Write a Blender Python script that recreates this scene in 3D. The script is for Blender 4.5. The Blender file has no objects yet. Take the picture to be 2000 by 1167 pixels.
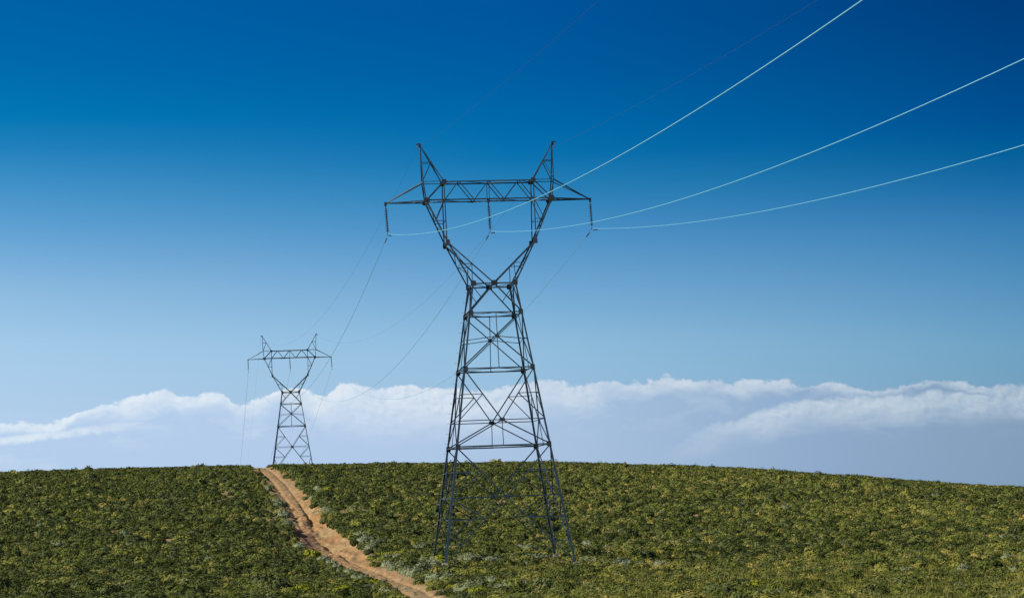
import bpy, math, random
import numpy as np
from mathutils import Vector, Matrix

random.seed(7)
rng = np.random.default_rng(11)
SC = bpy.context.scene
COL = SC.collection
R = math.radians

# ------------------------------------------------------------------ tagging
def tag(o, label=None, cat=None, group=None, kind=None):
    if label: o['label'] = label
    if cat: o['category'] = cat
    if group: o['group'] = group
    if kind: o['kind'] = kind
    return o

def empty(name, loc=(0, 0, 0), rz=0.0, parent=None):
    o = bpy.data.objects.new(name, None)
    o.empty_display_size = .5
    COL.objects.link(o)
    o.location = loc
    o.rotation_euler = (0, 0, rz)
    if parent: o.parent = parent
    return o

def link_mesh(name, me, parent=None, mat=None):
    o = bpy.data.objects.new(name, me)
    COL.objects.link(o)
    if parent: o.parent = parent
    if mat and not me.materials: me.materials.append(mat)
    return o

# ------------------------------------------------------------------ materials
def new_mat(name):
    m = bpy.data.materials.new(name)
    m.use_nodes = True
    nt = m.node_tree
    return m, nt, nt.nodes, nt.links, nt.nodes['Principled BSDF']

def ramp(nd, stops, interp='LINEAR'):
    r = nd.new('ShaderNodeValToRGB')
    cr = r.color_ramp
    cr.interpolation = interp
    while len(cr.elements) < len(stops): cr.elements.new(.5)
    for e, (p, c) in zip(cr.elements, sorted(stops)):
        e.position = p
        e.color = (*c, 1)
    return r

def steel_mat(name, c0, c1, metal, rough):
    m, nt, nd, lk, b = new_mat(name)
    tc = nd.new('ShaderNodeTexCoord')
    n = nd.new('ShaderNodeTexNoise'); n.inputs['Scale'].default_value = 2.3; n.inputs['Detail'].default_value = 6
    r = ramp(nd, [(.35, c0), (.7, c1)])
    lk.new(tc.outputs['Object'], n.inputs['Vector']); lk.new(n.outputs[0], r.inputs[0]); lk.new(r.outputs[0], b.inputs['Base Color'])
    b.inputs['Metallic'].default_value = metal
    b.inputs['Roughness'].default_value = rough
    return m

M_STEEL = steel_mat('weathered_steel', (.020, .040, .062), (.036, .062, .084), .25, .5)
M_PLATE = steel_mat('gusset_steel', (.016, .026, .036), (.028, .040, .05), .2, .6)
M_GALV = steel_mat('galvanised_steel', (.30, .32, .32), (.42, .44, .43), .3, .45)
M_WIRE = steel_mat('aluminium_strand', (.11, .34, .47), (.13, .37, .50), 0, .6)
M_EARTH = steel_mat('earth_strand', (.02, .045, .08), (.03, .06, .10), .1, .7)
M_DAMP = steel_mat('damper_iron', (.025, .04, .055), (.04, .055, .07), .2, .6)
M_CONC = steel_mat('concrete', (.17, .16, .13), (.25, .23, .19), 0, .9)
M_DISC = steel_mat('glazed_porcelain', (.018, .028, .045), (.03, .042, .06), 0, .3)

def foliage_mat(name, stops, transl=.15, grey=None):
    m, nt, nd, lk, b = new_mat(name)
    at = nd.new('ShaderNodeAttribute'); at.attribute_name = 'tint'
    r = ramp(nd, stops)
    lk.new(at.outputs['Fac'], r.inputs[0])
    if grey:
        g = nd.new('ShaderNodeNewGeometry')
        n = nd.new('ShaderNodeTexNoise'); n.inputs['Scale'].default_value = .75; n.inputs['Detail'].default_value = 2
        lk.new(g.outputs['Position'], n.inputs['Vector'])
        f = ramp(nd, [(.52, (0, 0, 0)), (.62, (.7, .7, .7))]); lk.new(n.outputs[0], f.inputs[0])
        mx_ = nd.new('ShaderNodeMix'); mx_.data_type = 'RGBA'; lk.new(f.outputs[0], mx_.inputs[0])
        lk.new(r.outputs[0], mx_.inputs[6])
        sc_ = nd.new('ShaderNodeMix'); sc_.data_type = 'RGBA'; sc_.inputs[0].default_value = .5; lk.new(r.outputs[0], sc_.inputs[6]); sc_.inputs[7].default_value = (*grey, 1)
        lk.new(sc_.outputs[2], mx_.inputs[7])
        r = mx_
    col = r.outputs[2] if grey else r.outputs[0]
    lk.new(col, b.inputs['Base Color'])
    b.inputs['Roughness'].default_value = .65
    b.inputs['Specular IOR Level'].default_value = .08
    t = nd.new('ShaderNodeBsdfTranslucent'); lk.new(col, t.inputs[0])
    mx = nd.new('ShaderNodeMixShader'); mx.inputs[0].default_value = transl
    lk.new(b.outputs[0], mx.inputs[1]); lk.new(t.outputs[0], mx.inputs[2])
    lk.new(mx.outputs[0], nd['Material Output'].inputs[0])
    return m

M_SHRUB = foliage_mat('shrub_leaves', [(0, (.024, .034, .009)), (.3, (.078, .096, .018)), (.55, (.155, .165, .032)),
                                       (.78, (.22, .20, .042)), (1, (.29, .22, .07))], grey=(.14, .165, .08))
M_SILVER = foliage_mat('silver_leaves', [(0, (.10, .125, .055)), (.5, (.185, .21, .115)), (1, (.27, .29, .18))])
M_YELLOW = foliage_mat('yellow_green_leaves', [(0, (.10, .13, .012)), (.5, (.19, .21, .018)), (1, (.28, .26, .03))], .25)
M_WHITE = foliage_mat('white_flowers', [(0, (.30, .32, .25)), (1, (.5, .5, .44))])
M_GRASS = foliage_mat('grass_blades', [(0, (.13, .145, .02)), (.4, (.22, .22, .036)), (.7, (.29, .265, .062)), (1, (.36, .29, .11))], .25)

def ground_mat():
    m, nt, nd, lk, b = new_mat('scrub_soil')
    g = nd.new('ShaderNodeNewGeometry')
    n1 = nd.new('ShaderNodeTexNoise'); n1.inputs['Scale'].default_value = .22; n1.inputs['Detail'].default_value = 7; n1.inputs['Roughness'].default_value = .65
    n2 = nd.new('ShaderNodeTexNoise'); n2.inputs['Scale'].default_value = 3.1; n2.inputs['Detail'].default_value = 8
    lk.new(g.outputs['Position'], n1.inputs[0]); lk.new(g.outputs['Position'], n2.inputs[0])
    a = nd.new('ShaderNodeMath'); a.operation = 'MULTIPLY_ADD'; a.inputs[1].default_value = .45
    lk.new(n2.outputs[0], a.inputs[0]); lk.new(n1.outputs[0], a.inputs[2])
    r = ramp(nd, [(.50, (.06, .055, .015)), (.68, (.11, .09, .026)), (.78, (.19, .14, .055)), (.9, (.34, .22, .10))])
    lk.new(a.outputs[0], r.inputs[0]); lk.new(r.outputs[0], b.inputs['Base Color'])
    b.inputs['Roughness'].default_value = .95
    bp = nd.new('ShaderNodeBump'); bp.inputs['Strength'].default_value = .6; bp.inputs['Distance'].default_value = .1
    lk.new(n2.outputs[0], bp.inputs['Height']); lk.new(bp.outputs[0], b.inputs['Normal'])
    return m
M_GROUND = ground_mat()

def track_mat():
    m, nt, nd, lk, b = new_mat('red_sand')
    g = nd.new('ShaderNodeNewGeometry')
    at = nd.new('ShaderNodeAttribute'); at.attribute_name = 'tint'
    mp = nd.new('ShaderNodeMapping'); mp.inputs['Rotation'].default_value = (0, 0, R(-10)); mp.inputs['Scale'].default_value = (1, .22, 1)
    lk.new(g.outputs['Position'], mp.inputs[0])
    n1 = nd.new('ShaderNodeTexNoise'); n1.inputs['Scale'].default_value = 1.7; n1.inputs['Detail'].default_value = 9; n1.inputs['Roughness'].default_value = .7
    lk.new(mp.outputs[0], n1.inputs[0])
    n2 = nd.new('ShaderNodeTexNoise'); n2.inputs['Scale'].default_value = .12; n2.inputs['Detail'].default_value = 3
    lk.new(g.outputs['Position'], n2.inputs[0])
    r1 = ramp(nd, [(.3, (.15, .086, .033)), (.5, (.245, .160, .068)), (.68, (.34, .245, .12))])
    lk.new(n1.outputs[0], r1.inputs[0])
    r2 = ramp(nd, [(.38, (1, .80, .62)), (.62, (1, 1, 1))]); lk.new(n2.outputs[0], r2.inputs[0])
    mu = nd.new('ShaderNodeMix'); mu.data_type = 'RGBA'; mu.blend_type = 'MULTIPLY'; mu.inputs[0].default_value = 1
    lk.new(r1.outputs[0], mu.inputs[6]); lk.new(r2.outputs[0], mu.inputs[7])
    ad_ = nd.new('ShaderNodeAttribute'); ad_.attribute_name = 'shade_or_dampers'  # mask for the bank and shrub shade painted into the sand colour
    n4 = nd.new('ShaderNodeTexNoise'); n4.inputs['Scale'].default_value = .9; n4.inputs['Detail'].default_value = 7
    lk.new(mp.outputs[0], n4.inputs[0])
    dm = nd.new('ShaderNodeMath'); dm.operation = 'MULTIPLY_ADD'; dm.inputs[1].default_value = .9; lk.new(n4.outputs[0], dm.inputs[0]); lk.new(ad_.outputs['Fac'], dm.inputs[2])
    dr_ = ramp(nd, [(.82, (1, 1, 1)), (1.0, (.36, .27, .24))]); lk.new(dm.outputs[0], dr_.inputs[0])  # painted shade: browner, darker sand where the mask is high
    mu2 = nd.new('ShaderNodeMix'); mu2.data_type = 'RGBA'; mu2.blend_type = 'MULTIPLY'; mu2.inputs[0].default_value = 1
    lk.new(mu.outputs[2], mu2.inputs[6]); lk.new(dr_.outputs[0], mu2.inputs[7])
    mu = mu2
    # litter and dry grass creep in from the edges
    n3 = nd.new('ShaderNodeTexNoise'); n3.inputs['Scale'].default_value = 1.3; n3.inputs['Detail'].default_value = 8
    lk.new(g.outputs['Position'], n3.inputs[0])
    ad = nd.new('ShaderNodeMath'); ad.operation = 'MULTIPLY_ADD'; ad.inputs[1].default_value = .9; lk.new(n3.outputs[0], ad.inputs[0]); lk.new(at.outputs['Fac'], ad.inputs[2])
    rr = ramp(nd, [(.92, (0, 0, 0)), (1.0, (1, 1, 1))]); lk.new(ad.outputs[0], rr.inputs[0])
    mx = nd.new('ShaderNodeMix'); mx.data_type = 'RGBA'; lk.new(rr.outputs[0], mx.inputs[0])
    lk.new(mu.outputs[2], mx.inputs[6]); mx.inputs[7].default_value = (.12, .10, .035, 1)
    lk.new(mx.outputs[2], b.inputs['Base Color'])
    b.inputs['Roughness'].default_value = .95
    bp = nd.new('ShaderNodeBump'); bp.inputs['Strength'].default_value = .8; bp.inputs['Distance'].default_value = .12
    lk.new(n1.outputs[0], bp.inputs['Height']); lk.new(bp.outputs[0], b.inputs['Normal'])
    return m
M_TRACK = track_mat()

# ------------------------------------------------------------------ camera (eye at the origin, 1.7 m above its ground)
F_PX, PITCH, ROLL = 4195.72, R(5.3007), R(2.2631)
cd = bpy.data.cameras.new('camera')
cam = bpy.data.objects.new('camera', cd)
COL.objects.link(cam)
fw = Vector((0, math.cos(PITCH), math.sin(PITCH)))
r0 = Vector((1, 0, 0)); u0 = r0.cross(fw)
rv = r0 * math.cos(ROLL) - u0 * math.sin(ROLL)
uv = u0 * math.cos(ROLL) + r0 * math.sin(ROLL)
cam.matrix_world = Matrix(((rv.x, uv.x, -fw.x, 0), (rv.y, uv.y, -fw.y, 0), (rv.z, uv.z, -fw.z, 0), (0, 0, 0, 1)))
cd.sensor_width = 36
cd.lens = F_PX / 2000 * 36
cd.clip_start = .5
cd.clip_end = 30000
SC.camera = cam

# ------------------------------------------------------------------ terrain
CU = np.array([-.34, -.238, -.12, 0, .0715, .119, .179, .238, .34])
CC = np.array([.0228, .0222, .0202, .0174, .0124, .0086, .0018, -.0046, -.0125])
def herm(t, a, b, ma, mb):
    return (2*t**3-3*t**2+1)*a + (t**3-2*t**2+t)*ma + (-2*t**3+3*t**2)*b + (t**3-t**2)*mb
def height(x, y):
    x = np.asarray(x, float); y = np.asarray(y, float)
    u = np.clip(x/np.maximum(y, 90), -.34, .34)
    c = np.interp(u, CU, CC)
    h0 = -5.12 - .03*np.clip(u, -.25, .3)*170
    D0, Dc = 170., 350.
    zc = c*Dc - .42
    t = np.clip((y-D0)/(Dc-D0), 0, 1)
    up = herm(t, h0, zc, .03*(Dc-D0), c*(Dc-D0))
    e = np.maximum(y-Dc, 0); k = .00035; em = (.05+c)/(2*k); e1 = np.minimum(e, em)
    up = up + c*e1 - k*e1**2 - .05*np.maximum(e-em, 0)
    t2 = np.clip(y/D0, 0, 1)
    lo = herm(t2, -1.7, h0, -.05*D0, .03*D0)
    h = np.where(y < D0, lo, up)
    w = .12*np.sin(x*.21+y*.05+1)*np.sin(y*.13-x*.04) + .08*np.sin(x*.5+2)*np.sin(y*.31+x*.1) + .10*np.sin(y*.052+x*.09)
    near = np.clip(((x+1.6)**2+(y-170)**2)/200, 0, 1)
    far = np.clip((700-y)/200, 0, 1)
    return h + w*np.clip(y/100, 0, 1)*near*far

# dirt track: y, left edge x, right edge x
TR = np.array([(-40, 9, 11.6), (0, 4.6, 7.2), (60, .3, 2.9), (100, -3.6, -.9), (126.5, -7.1, -4.4), (137, -8.5, -5.7), (152, -11.3, -8.3), (170, -14.6, -11.6),
               (180, -17.0, -13.0), (187, -18.4, -14.0), (198, -20.6, -16.0), (210, -22.2, -17.9), (221, -23.3, -19.6), (238, -25.8, -22.5), (263, -29.4, -26.2),
               (291, -34.2, -30.8), (333, -41.1, -38.1), (352, -43.8, -40.9), (400, -49.5, -46.8), (470, -60, -57.5), (600, -80, -77.5)])
def trL(y): return np.interp(y, TR[:, 0], TR[:, 1])
def trR(y): return np.interp(y, TR[:, 0], TR[:, 2])
def cut_depth(y):
    return np.interp(y, [120, 165, 180, 195, 225, 245, 300, 345, 380], [.12, .18, .35, .6, .6, .4, .22, .25, .15])

def vnoise(x, y, seed=0):
    x = np.asarray(x, float); y = np.asarray(y, float)
    xi = np.floor(x).astype(np.int64); yi = np.floor(y).astype(np.int64)
    fx = x-xi; fy = y-yi
    fx = fx*fx*(3-2*fx); fy = fy*fy*(3-2*fy)
    def hsh(a, b):
        h = (a*374761393 + b*668265263 + seed*974634777) & 0x7fffffff
        h = ((h ^ (h >> 13))*1274126177) & 0x7fffffff
        return ((h ^ (h >> 16)) & 0xffff)/65535.
    return (hsh(xi, yi)*(1-fx)+hsh(xi+1, yi)*fx)*(1-fy) + (hsh(xi, yi+1)*(1-fx)+hsh(xi+1, yi+1)*fx)*fy

def edge_out(x, y):     # metres outside the track (negative inside)
    wob = (vnoise(y*.45, 0*y, 5)-.5)*.9 + (vnoise(y*1.6, 0*y, 6)-.5)*.5
    wob2 = (vnoise(y*.45, 0*y, 8)-.5)*.9 + (vnoise(y*1.6, 0*y, 9)-.5)*.5
    return np.maximum(trL(y)+wob-x, x-trR(y)-wob2)

def np_mesh(name, verts, faces, tint=None, smooth=False):
    """verts (n,3), faces (m,k) int array, one k"""
    me = bpy.data.meshes.new(name)
    faces = np.asarray(faces, np.int32)
    m, k = faces.shape
    me.vertices.add(len(verts)); me.vertices.foreach_set('co', np.asarray(verts, np.float32).ravel())
    me.loops.add(m*k); me.loops.foreach_set('vertex_index', faces.ravel())
    me.polygons.add(m)
    me.polygons.foreach_set('loop_start', np.arange(0, m*k, k, dtype=np.int32))
    if smooth: me.polygons.foreach_set('use_smooth', np.ones(m, bool))
    if tint is not None:
        a = me.attributes.new('tint', 'FLOAT', 'POINT')
        a.data.foreach_set('value', np.asarray(tint, np.float32))
    me.update(calc_edges=True)
    return me

def grid_faces(nx, ny):
    i = np.arange(ny-1)[:, None]*nx + np.arange(nx-1)[None, :]
    i = i.ravel()
    return np.stack([i, i+1, i+nx+1, i+nx], -1)

def build_ground():
    gx = [115.]
    while gx[-1] < 9000: gx.append(gx[-1]*1.09+.5)
    xs = np.concatenate([-np.array(gx[::-1]), np.arange(-114, 114.5, 1.), np.array(gx)])
    gy = [450.]
    while gy[-1] < 11000: gy.append(gy[-1]*1.05+.5)
    gb = [-20.]
    while gb[-1] > -1500: gb.append(gb[-1]*1.25-2)
    ys = np.concatenate([np.array(gb[::-1]), np.arange(-10, 100, 5.), np.arange(100, 450, 1.), np.array(gy)])
    X, Y = np.meshgrid(xs, ys)
    Z = height(X, Y)
    # the bed of the track is dug out below its own sheet
    inside = np.clip((.6-np.maximum(trL(Y)-X, X-trR(Y)))/.5, 0, 1)*np.clip((Y-60)/20, 0, 1)*np.clip((500-Y)/20, 0, 1)
    Z = Z - inside*(cut_depth(Y)+.35)
    me = np_mesh('ground', np.stack([X, Y, Z], -1).reshape(-1, 3), grid_faces(len(xs), len(ys)), smooth=True)
    o = link_mesh('ground', me, mat=M_GROUND)
    tag(o, 'sandy scrub covered hillside rising to a rounded crest', 'hillside', kind='structure')
build_ground()

def bed(x, y, fringe=True):
    """surface height of the track sheet"""
    L = trL(y); Rr = trR(y)
    wob = (vnoise(y*.45, 0*y, 5)-.5)*.9 + (vnoise(y*1.6, 0*y, 6)-.5)*.5
    wob2 = (vnoise(y*.45, 0*y, 8)-.5)*.6 + (vnoise(y*1.6, 0*y, 9)-.5)*.3
    dl = x-(L+wob); dr = (Rr+wob2)-x
    dep = cut_depth(y)
    a = np.clip((dl+.4)/1.1, 0, 1); a = a*a*(3-2*a)
    b = np.clip((dr+.9)/1.7, 0, 1); b = b*b*(3-2*b)
    c = (L+Rr)/2
    s = x-c
    rut = np.exp(-((s-.72)/.2)**2)+np.exp(-((s+.72)/.2)**2)
    n = (vnoise(x*2.2, y*.7, 21)-.5)*.14 + (vnoise(x*5, y*1.8, 22)-.5)*.10 + (vnoise(x*.9, y*.25, 23)-.5)*.2
    g = a*b
    gully = np.clip((y-178)/10, 0, 1)*np.clip((262-y)/20, 0, 1)
    side = np.exp(-((s-.55-.35*np.sin(y*.11))/.28)**2)*.2*gully   # washed-out gully
    return height(x, y) + .02 - dep*g*(.75+.25*a) - .15*rut*g - side*g + n*g*(.6+1.2*gully)

def build_track():
    ys = np.arange(62, 480, .3)
    t = np.linspace(0, 1, 40)
    Y = np.repeat(ys[:, None], len(t), 1)
    L = trL(ys)[:, None]-1.2; Rr = trR(ys)[:, None]+1.2
    X = L + (Rr-L)*t
    Z = bed(X, Y)
    Z[:, 0] -= .15; Z[:, -1] -= .15
    e = np.maximum(trL(Y)-X, X-trR(Y))
    tint = np.clip(.18+e*.45, 0, 1)
    mid = np.exp(-((X-(trL(Y)+trR(Y))/2)/.33)**2)*np.clip((170-Y)/20, 0, 1)
    tint = np.maximum(tint, mid*.52)
    me = np_mesh('dirt_track', np.stack([X, Y, Z], -1).reshape(-1, 3), grid_faces(len(t), len(ys)), tint.ravel(), smooth=True)
    fr = (X-trL(Y))/(trR(Y)-trL(Y))
    shade_or_dampers = np.clip((Y-178)/8, 0, 1)*np.clip((238-Y)/25, 0, 1)*np.clip((.66-fr)/.22, 0, 1)  # shadow of left bank and shrubs, painted as darker sand on the bed
    dv_ = me.attributes.new('shade_or_dampers', 'FLOAT', 'POINT'); dv_.data.foreach_set('value', (shade_or_dampers*.55).astype(np.float32).ravel())
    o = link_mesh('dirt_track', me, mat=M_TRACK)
    tag(o, 'reddish sandy dirt track climbing the hill towards the far pylon', 'dirt track', kind='structure')
build_track()

# ------------------------------------------------------------------ lattice steel
class Steel:
    """collects angle-iron members and plates into one mesh"""
    def __init__(s): s.v = []; s.f = []
    def angle(s, p, q, size, n, hint=None, off=None):
        """L section from p to q; n = outward normal of the face it lies in"""
        size *= .88
        p = Vector(p); q = Vector(q); n = Vector(n)
        d = (q-p)
        if d.length < 1e-4: return
        d.normalize()
        a = n.cross(d)
        if a.length < 1e-3: a = Vector((1, 0, 0)).cross(d)
        a.normalize()
        if hint is not None and a.dot(Vector(hint)) < 0: a.negate()
        b = d.cross(a).normalized()
        if b.dot(n) > 0: b.negate()
        if off is None: off = random.uniform(-.012, .004)
        o = -b*off - a*size*.5
        t = max(.014, size*.13)
        prof = ((0, 0), (size, 0), (size, t), (t, t), (t, size), (0, size))
        k = len(s.v)
        for c in (p, q):
            for x, y in prof: s.v.append(c + o + a*x + b*y)
        for i in range(6):
            j = (i+1) % 6
            s.f.append((k+i, k+j, k+6+j, k+6+i))
        for c in (0, 6):
            s.f.append((k+c, k+c+1, k+c+2, k+c+3)); s.f.append((k+c, k+c+3, k+c+4, k+c+5))
    def corner(s, p, q, size, ax, bx):
        """leg angle with its corner at p..q and flanges towards ax and bx"""
        size *= .9
        p = Vector(p); q = Vector(q)
        d = (q-p).normalized()
        a = Vector(ax); a = (a-d*a.dot(d)).normalized()
        b = Vector(bx); b = (b-d*b.dot(d)); b = (b-a*b.dot(a)).normalized()
        t = max(.016, size*.13)
        prof = ((0, 0), (size, 0), (size, t), (t, t), (t, size), (0, size))
        k = len(s.v)
        for c in (p, q):
            for x, y in prof: s.v.append(c + a*x + b*y)
        for i in range(6):
            j = (i+1) % 6
            s.f.append((k+i, k+j, k+6+j, k+6+i))
        for c in (0, 6):
            s.f.append((k+c, k+c+1, k+c+2, k+c+3)); s.f.append((k+c, k+c+3, k+c+4, k+c+5))
    def plate(s, c, w, h, n, up=(0, 0, 1), t=.025, cut=.3):
        c = Vector(c); n = Vector(n).normalized(); up = Vector(up)
        u = (up-n*up.dot(n)).normalized(); r = u.cross(n).normalized()
        w /= 2; h /= 2
        cx = w*(1-cut); cy = h*(1-cut)
        out = ((-w, -cy), (-cx, -h), (cx, -h), (w, -cy), (w, cy), (cx, h), (-cx, h), (-w, cy))
        k = len(s.v)
        for sg in (-1, 1):
            for x, y in out: s.v.append(c + r*x + u*y + n*(sg*t/2 + random.uniform(-.002, .002)*0))
        for i in range(8):
            j = (i+1) % 8
            s.f.append((k+i, k+j, k+8+j, k+8+i))
        s.f.append(tuple(k+7-i for i in range(8))); s.f.append(tuple(k+8+i for i in range(8)))
    def tube(s, pts, r, n=6):
        k0 = len(s.v)
        pts = [Vector(p) for p in pts]
        for i, p in enumerate(pts):
            d = (pts[min(i+1, len(pts)-1)]-pts[max(i-1, 0)]).normalized()
            a = d.cross(Vector((0, 0, 1)) if abs(d.z) < .9 else Vector((1, 0, 0))).normalized(); b = d.cross(a)
            rr = r[i] if isinstance(r, (list, tuple)) else r
            for j in range(n):
                an = 2*math.pi*j/n
                s.v.append(p + a*math.cos(an)*rr + b*math.sin(an)*rr)
        for i in range(len(pts)-1):
            for j in range(n):
                k = (j+1) % n
                s.f.append((k0+i*n+j, k0+i*n+k, k0+(i+1)*n+k, k0+(i+1)*n+j))
        s.f.append(tuple(k0+j for j in range(n))[::-1]); s.f.append(tuple(k0+(len(pts)-1)*n+j for j in range(n)))
    def build(s, name, mat, parent=None, smooth=False):
        me = bpy.data.meshes.new(name)
        me.from_pydata([tuple(v) for v in s.v], [], s.f)
        if smooth:
            for p in me.polygons: p.use_smooth = True
        me.update()
        return link_mesh(name, me, parent, mat)

W0, SL = 1.75, .1514
Z1, Z2, ZG, Z3, Z4, Z5, ZF = -2.327, -6.731, -10.80, -12.793, -16.735, -18.40, -22.005
XK, ZK, YK = 3.549, 3.425, 1.164
XB, ZB, YB = 5.075, 6.796, .747
XO, ZO, YO = 5.271, 8.327, .652
XI = 3.590
XT, ZT = 8.225, 6.741
XP, ZP = 5.358, 11.400
def hw(z): return W0 - z*SL

def build_tower(name, label, loc, yaw, base_z, short, ground):
    """lattice tower, local z = 0 at the waist; base_z = foot level"""
    T = empty(name, (loc[0], loc[1], loc[2]+base_z), yaw)
    tag(T, label, 'pylon', 'steel lattice pylons of the power line')
    up = Vector((0, 0, -base_z))
    ca, sa = math.cos(yaw), math.sin(yaw)
    def P(x, y, z): return Vector((x, y, z)) + up
    faces = [((0, -1, 0), lambda s, z: P(s*hw(z), -hw(z), z), 'near'), ((0, 1, 0), lambda s, z: P(s*hw(z), hw(z), z), 'far'),
             ((-1, 0, 0), lambda s, z: P(-hw(z), s*hw(z), z), 'left'), ((1, 0, 0), lambda s, z: P(hw(z), s*hw(z), z), 'right')]
    def cen(n, z): return P(n[0]*hw(z), n[1]*hw(z), z)
    # ---- legs
    feet = {}
    for sx in (-1, 1):
        for sy in (-1, 1):
            zf = base_z
            wx, wy = sx*hw(zf), sy*hw(zf)
            gx = loc[0]+wx*ca-wy*sa; gy = loc[1]+wx*sa+wy*ca
            gz = float(height(gx, gy)) - loc[2] if ground else zf
            zt = gz+.34
            feet[(sx, sy)] = (gz, zt)
            s = Steel()
            a, b = (-sx, 0, 0), (0, -sy, 0)
            brk = [0, Z2, Z3 if not short else ZG, zt]
            for z0, z1, sz in zip(brk[:-1], brk[1:], (.14, .165, .18)):
                s.corner(P(sx*hw(z0), sy*hw(z0), z0), P(sx*hw(z1), sy*hw(z1), z1), sz, a, b)
            # splice plates
            for z in brk[1:-1]:
                s.plate(P(sx*(hw(z)+.004), sy*(hw(z)-.1), z-.25), .2, .7, (sx, 0, 0), t=.03, cut=.15)
            leg = s.build('leg', M_STEEL, T)
            # stub and concrete footing
            c = Vector((sx*hw(zt), sy*hw(zt), 0))
            f = Steel()
            k = len(f.v)
            for zz, w in ((gz-.5, .26), (gz+.30, .21), (gz+.40, .16)):
                for qx, qy in ((-1, -1), (1, -1), (1, 1), (-1, 1)):
                    f.v.append(c + Vector((qx*w, qy*w, zz)) + up)
            for i in range(2):
                for j in range(4):
                    jj = (j+1) % 4
                    f.f.append((i*4+j, i*4+jj, (i+1)*4+jj, (i+1)*4+j))
            f.f.append((8, 9, 10, 11))
            f.build('footing', M_CONC, T)
            if sx == -1 and sy == 1:
                # climbing bolts up the far left leg
                bm = Steel(); bm.tube([(0, 0, 0), (-.2, 0, 0)], .014, 5); bm.tube([(-.2, 0, 0), (-.225, 0, 0)], .03, 5)
                bo = bm.build('step_bolt', M_GALV, leg)
                zz = zt+2.6; i = 0
                while zz < -.3:
                    o = bo if i == 0 else bo.copy()
                    if i: COL.objects.link(o); o.parent = leg
                    w = hw(zz)
                    if i % 2 == 0: o.location = P(-w, w-.07, zz)
                    else: o.location = P(-w+.07, w, zz); o.rotation_euler = (0, 0, -math.pi/2)
                    zz += .4 if not short else .6; i += 1
    # ---- belts
    belts = [Z1, Z2, ZG] + ([] if short else [Z3, Z4])
    for z in belts:
        s = Steel()
        sz = .11 if z in (Z2, Z3) else (.075 if z == ZG else .10)
        for n, fn, nm in faces: s.angle(fn(-1, z), fn(1, z), sz, n)
        if z in (Z1, Z2, Z3):   # plan bracing
            w = hw(z)-.05
            m = [P(0, -w, z), P(w, 0, z), P(0, w, z), P(-w, 0, z)]
            for i in range(4): s.angle(m[i], m[(i+1) % 4], .06, (0, 0, 1))
        s.build('belt', M_STEEL, T)
    # ---- face bracing
    for n, fn, nm in faces:
        s = Steel(); g = Steel()
        A, B = .095, .062
        N = Vector(n)
        tilt = (N+Vector((0, 0, SL))).normalized()
        def seg(a, b, sz): s.angle(a, b, sz, tilt)
        c0 = cen(n, 0)
        for sd in (-1, 1):
            seg(c0, fn(sd, Z1), .11)                                    # waist panel, inverted V
            seg(fn(sd, -.12), (c0+fn(sd, Z1))/2, B)
            # X panel
            seg(fn(sd, Z1), fn(-sd, Z2), A)
            zx = Z1 + (Z2-Z1)*hw(Z1)/(hw(Z1)+hw(Z2))
            seg(cen(n, zx), fn(sd, zx-.28), B)
            # V panel down to the gusset
            gl = cen(n, ZG)
            a = fn(sd, Z2)
            seg(a, gl, A)
            zm = -8.75
            tm = (zm-Z2)/(ZG-Z2)
            m = a.lerp(gl, tm)
            seg(m, fn(sd, zm), B)
            seg(m, fn(sd, ZG), .075)
            if short:
                ft = fn(sd, base_z+.3)
                seg(gl, ft, A)
                zm2 = -12.75
                m2 = gl.lerp(ft, (ZG-zm2)/(ZG-base_z-.3))
                seg(m2, fn(sd, zm2), B); seg(m2, fn(sd, ZG), .075)
                zm3 = -14.8
                m3 = gl.lerp(ft, (ZG-zm3)/(ZG-base_z-.3))
                seg(m3, fn(sd, zm3), B); seg(m3, fn(sd, zm2), B)
            else:
                seg(gl, fn(sd, Z3), A)
                # lower V
                g4 = cen(n, Z4)
                a3 = fn(sd, Z3)
                seg(a3, g4, .10)
                zm = -14.75
                m = a3.lerp(g4, (Z3-zm)/(Z3-Z4))
                seg(m, fn(sd, zm), B); seg(m, fn(sd, Z4), .075)
                # legs' own bracing
                if n[1]: key = (sd, int(n[1]))
                else: key = (int(n[0]), sd)
                ft = fn(sd, feet[key][1])
                seg(g4, ft, .07)
                L = Z4-feet[key][1]
                m5 = g4.lerp(ft, (Z4-Z5)/L)
                seg(fn(sd, Z4), m5, .095); seg(fn(sd, Z5), m5, .075)
                z6 = -20.25
                m6 = g4.lerp(ft, (Z4-z6)/L)
                seg(fn(sd, Z5), m6, B); seg(fn(sd, z6), m6, B)
        seg(cen(n, Z1), cen(n, Z2), B)
        if not short: seg(cen(n, ZG), cen(n, Z3), B)
        fb = s.build('face_bracing', M_STEEL, T)
        for z, w, h in ((Z1 + (Z2-Z1)*hw(Z1)/(hw(Z1)+hw(Z2)), .3, .3), (ZG, .44, .3)) + (() if short else ((Z4, .40, .26),)):
            g = Steel(); g.plate(cen(n, z)+tilt*.02, w, h, tilt); g.build('gusset_plate', M_PLATE, fb)
        for sd in (-1, 1):
            for z in (Z1,) + (() if short else (Z3,)) + (Z2,):
                g = Steel(); d = (cen(n, z)-fn(sd, z)).normalized()
                g.plate(fn(sd, z)+d*.14+tilt*.02, .36, .42, tilt); g.build('gusset_plate', M_PLATE, fb)
    # ---- waist frame
    s = Steel()
    for n, fn, nm in faces: s.angle(fn(-1, 0), fn(1, 0), .11, n)
    s.angle(P(-W0, -W0, 0), P(0, W0, 0), .06, (0, 0, 1)); s.angle(P(0, W0, 0), P(W0, -W0, 0), .06, (0, 0, 1))
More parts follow.
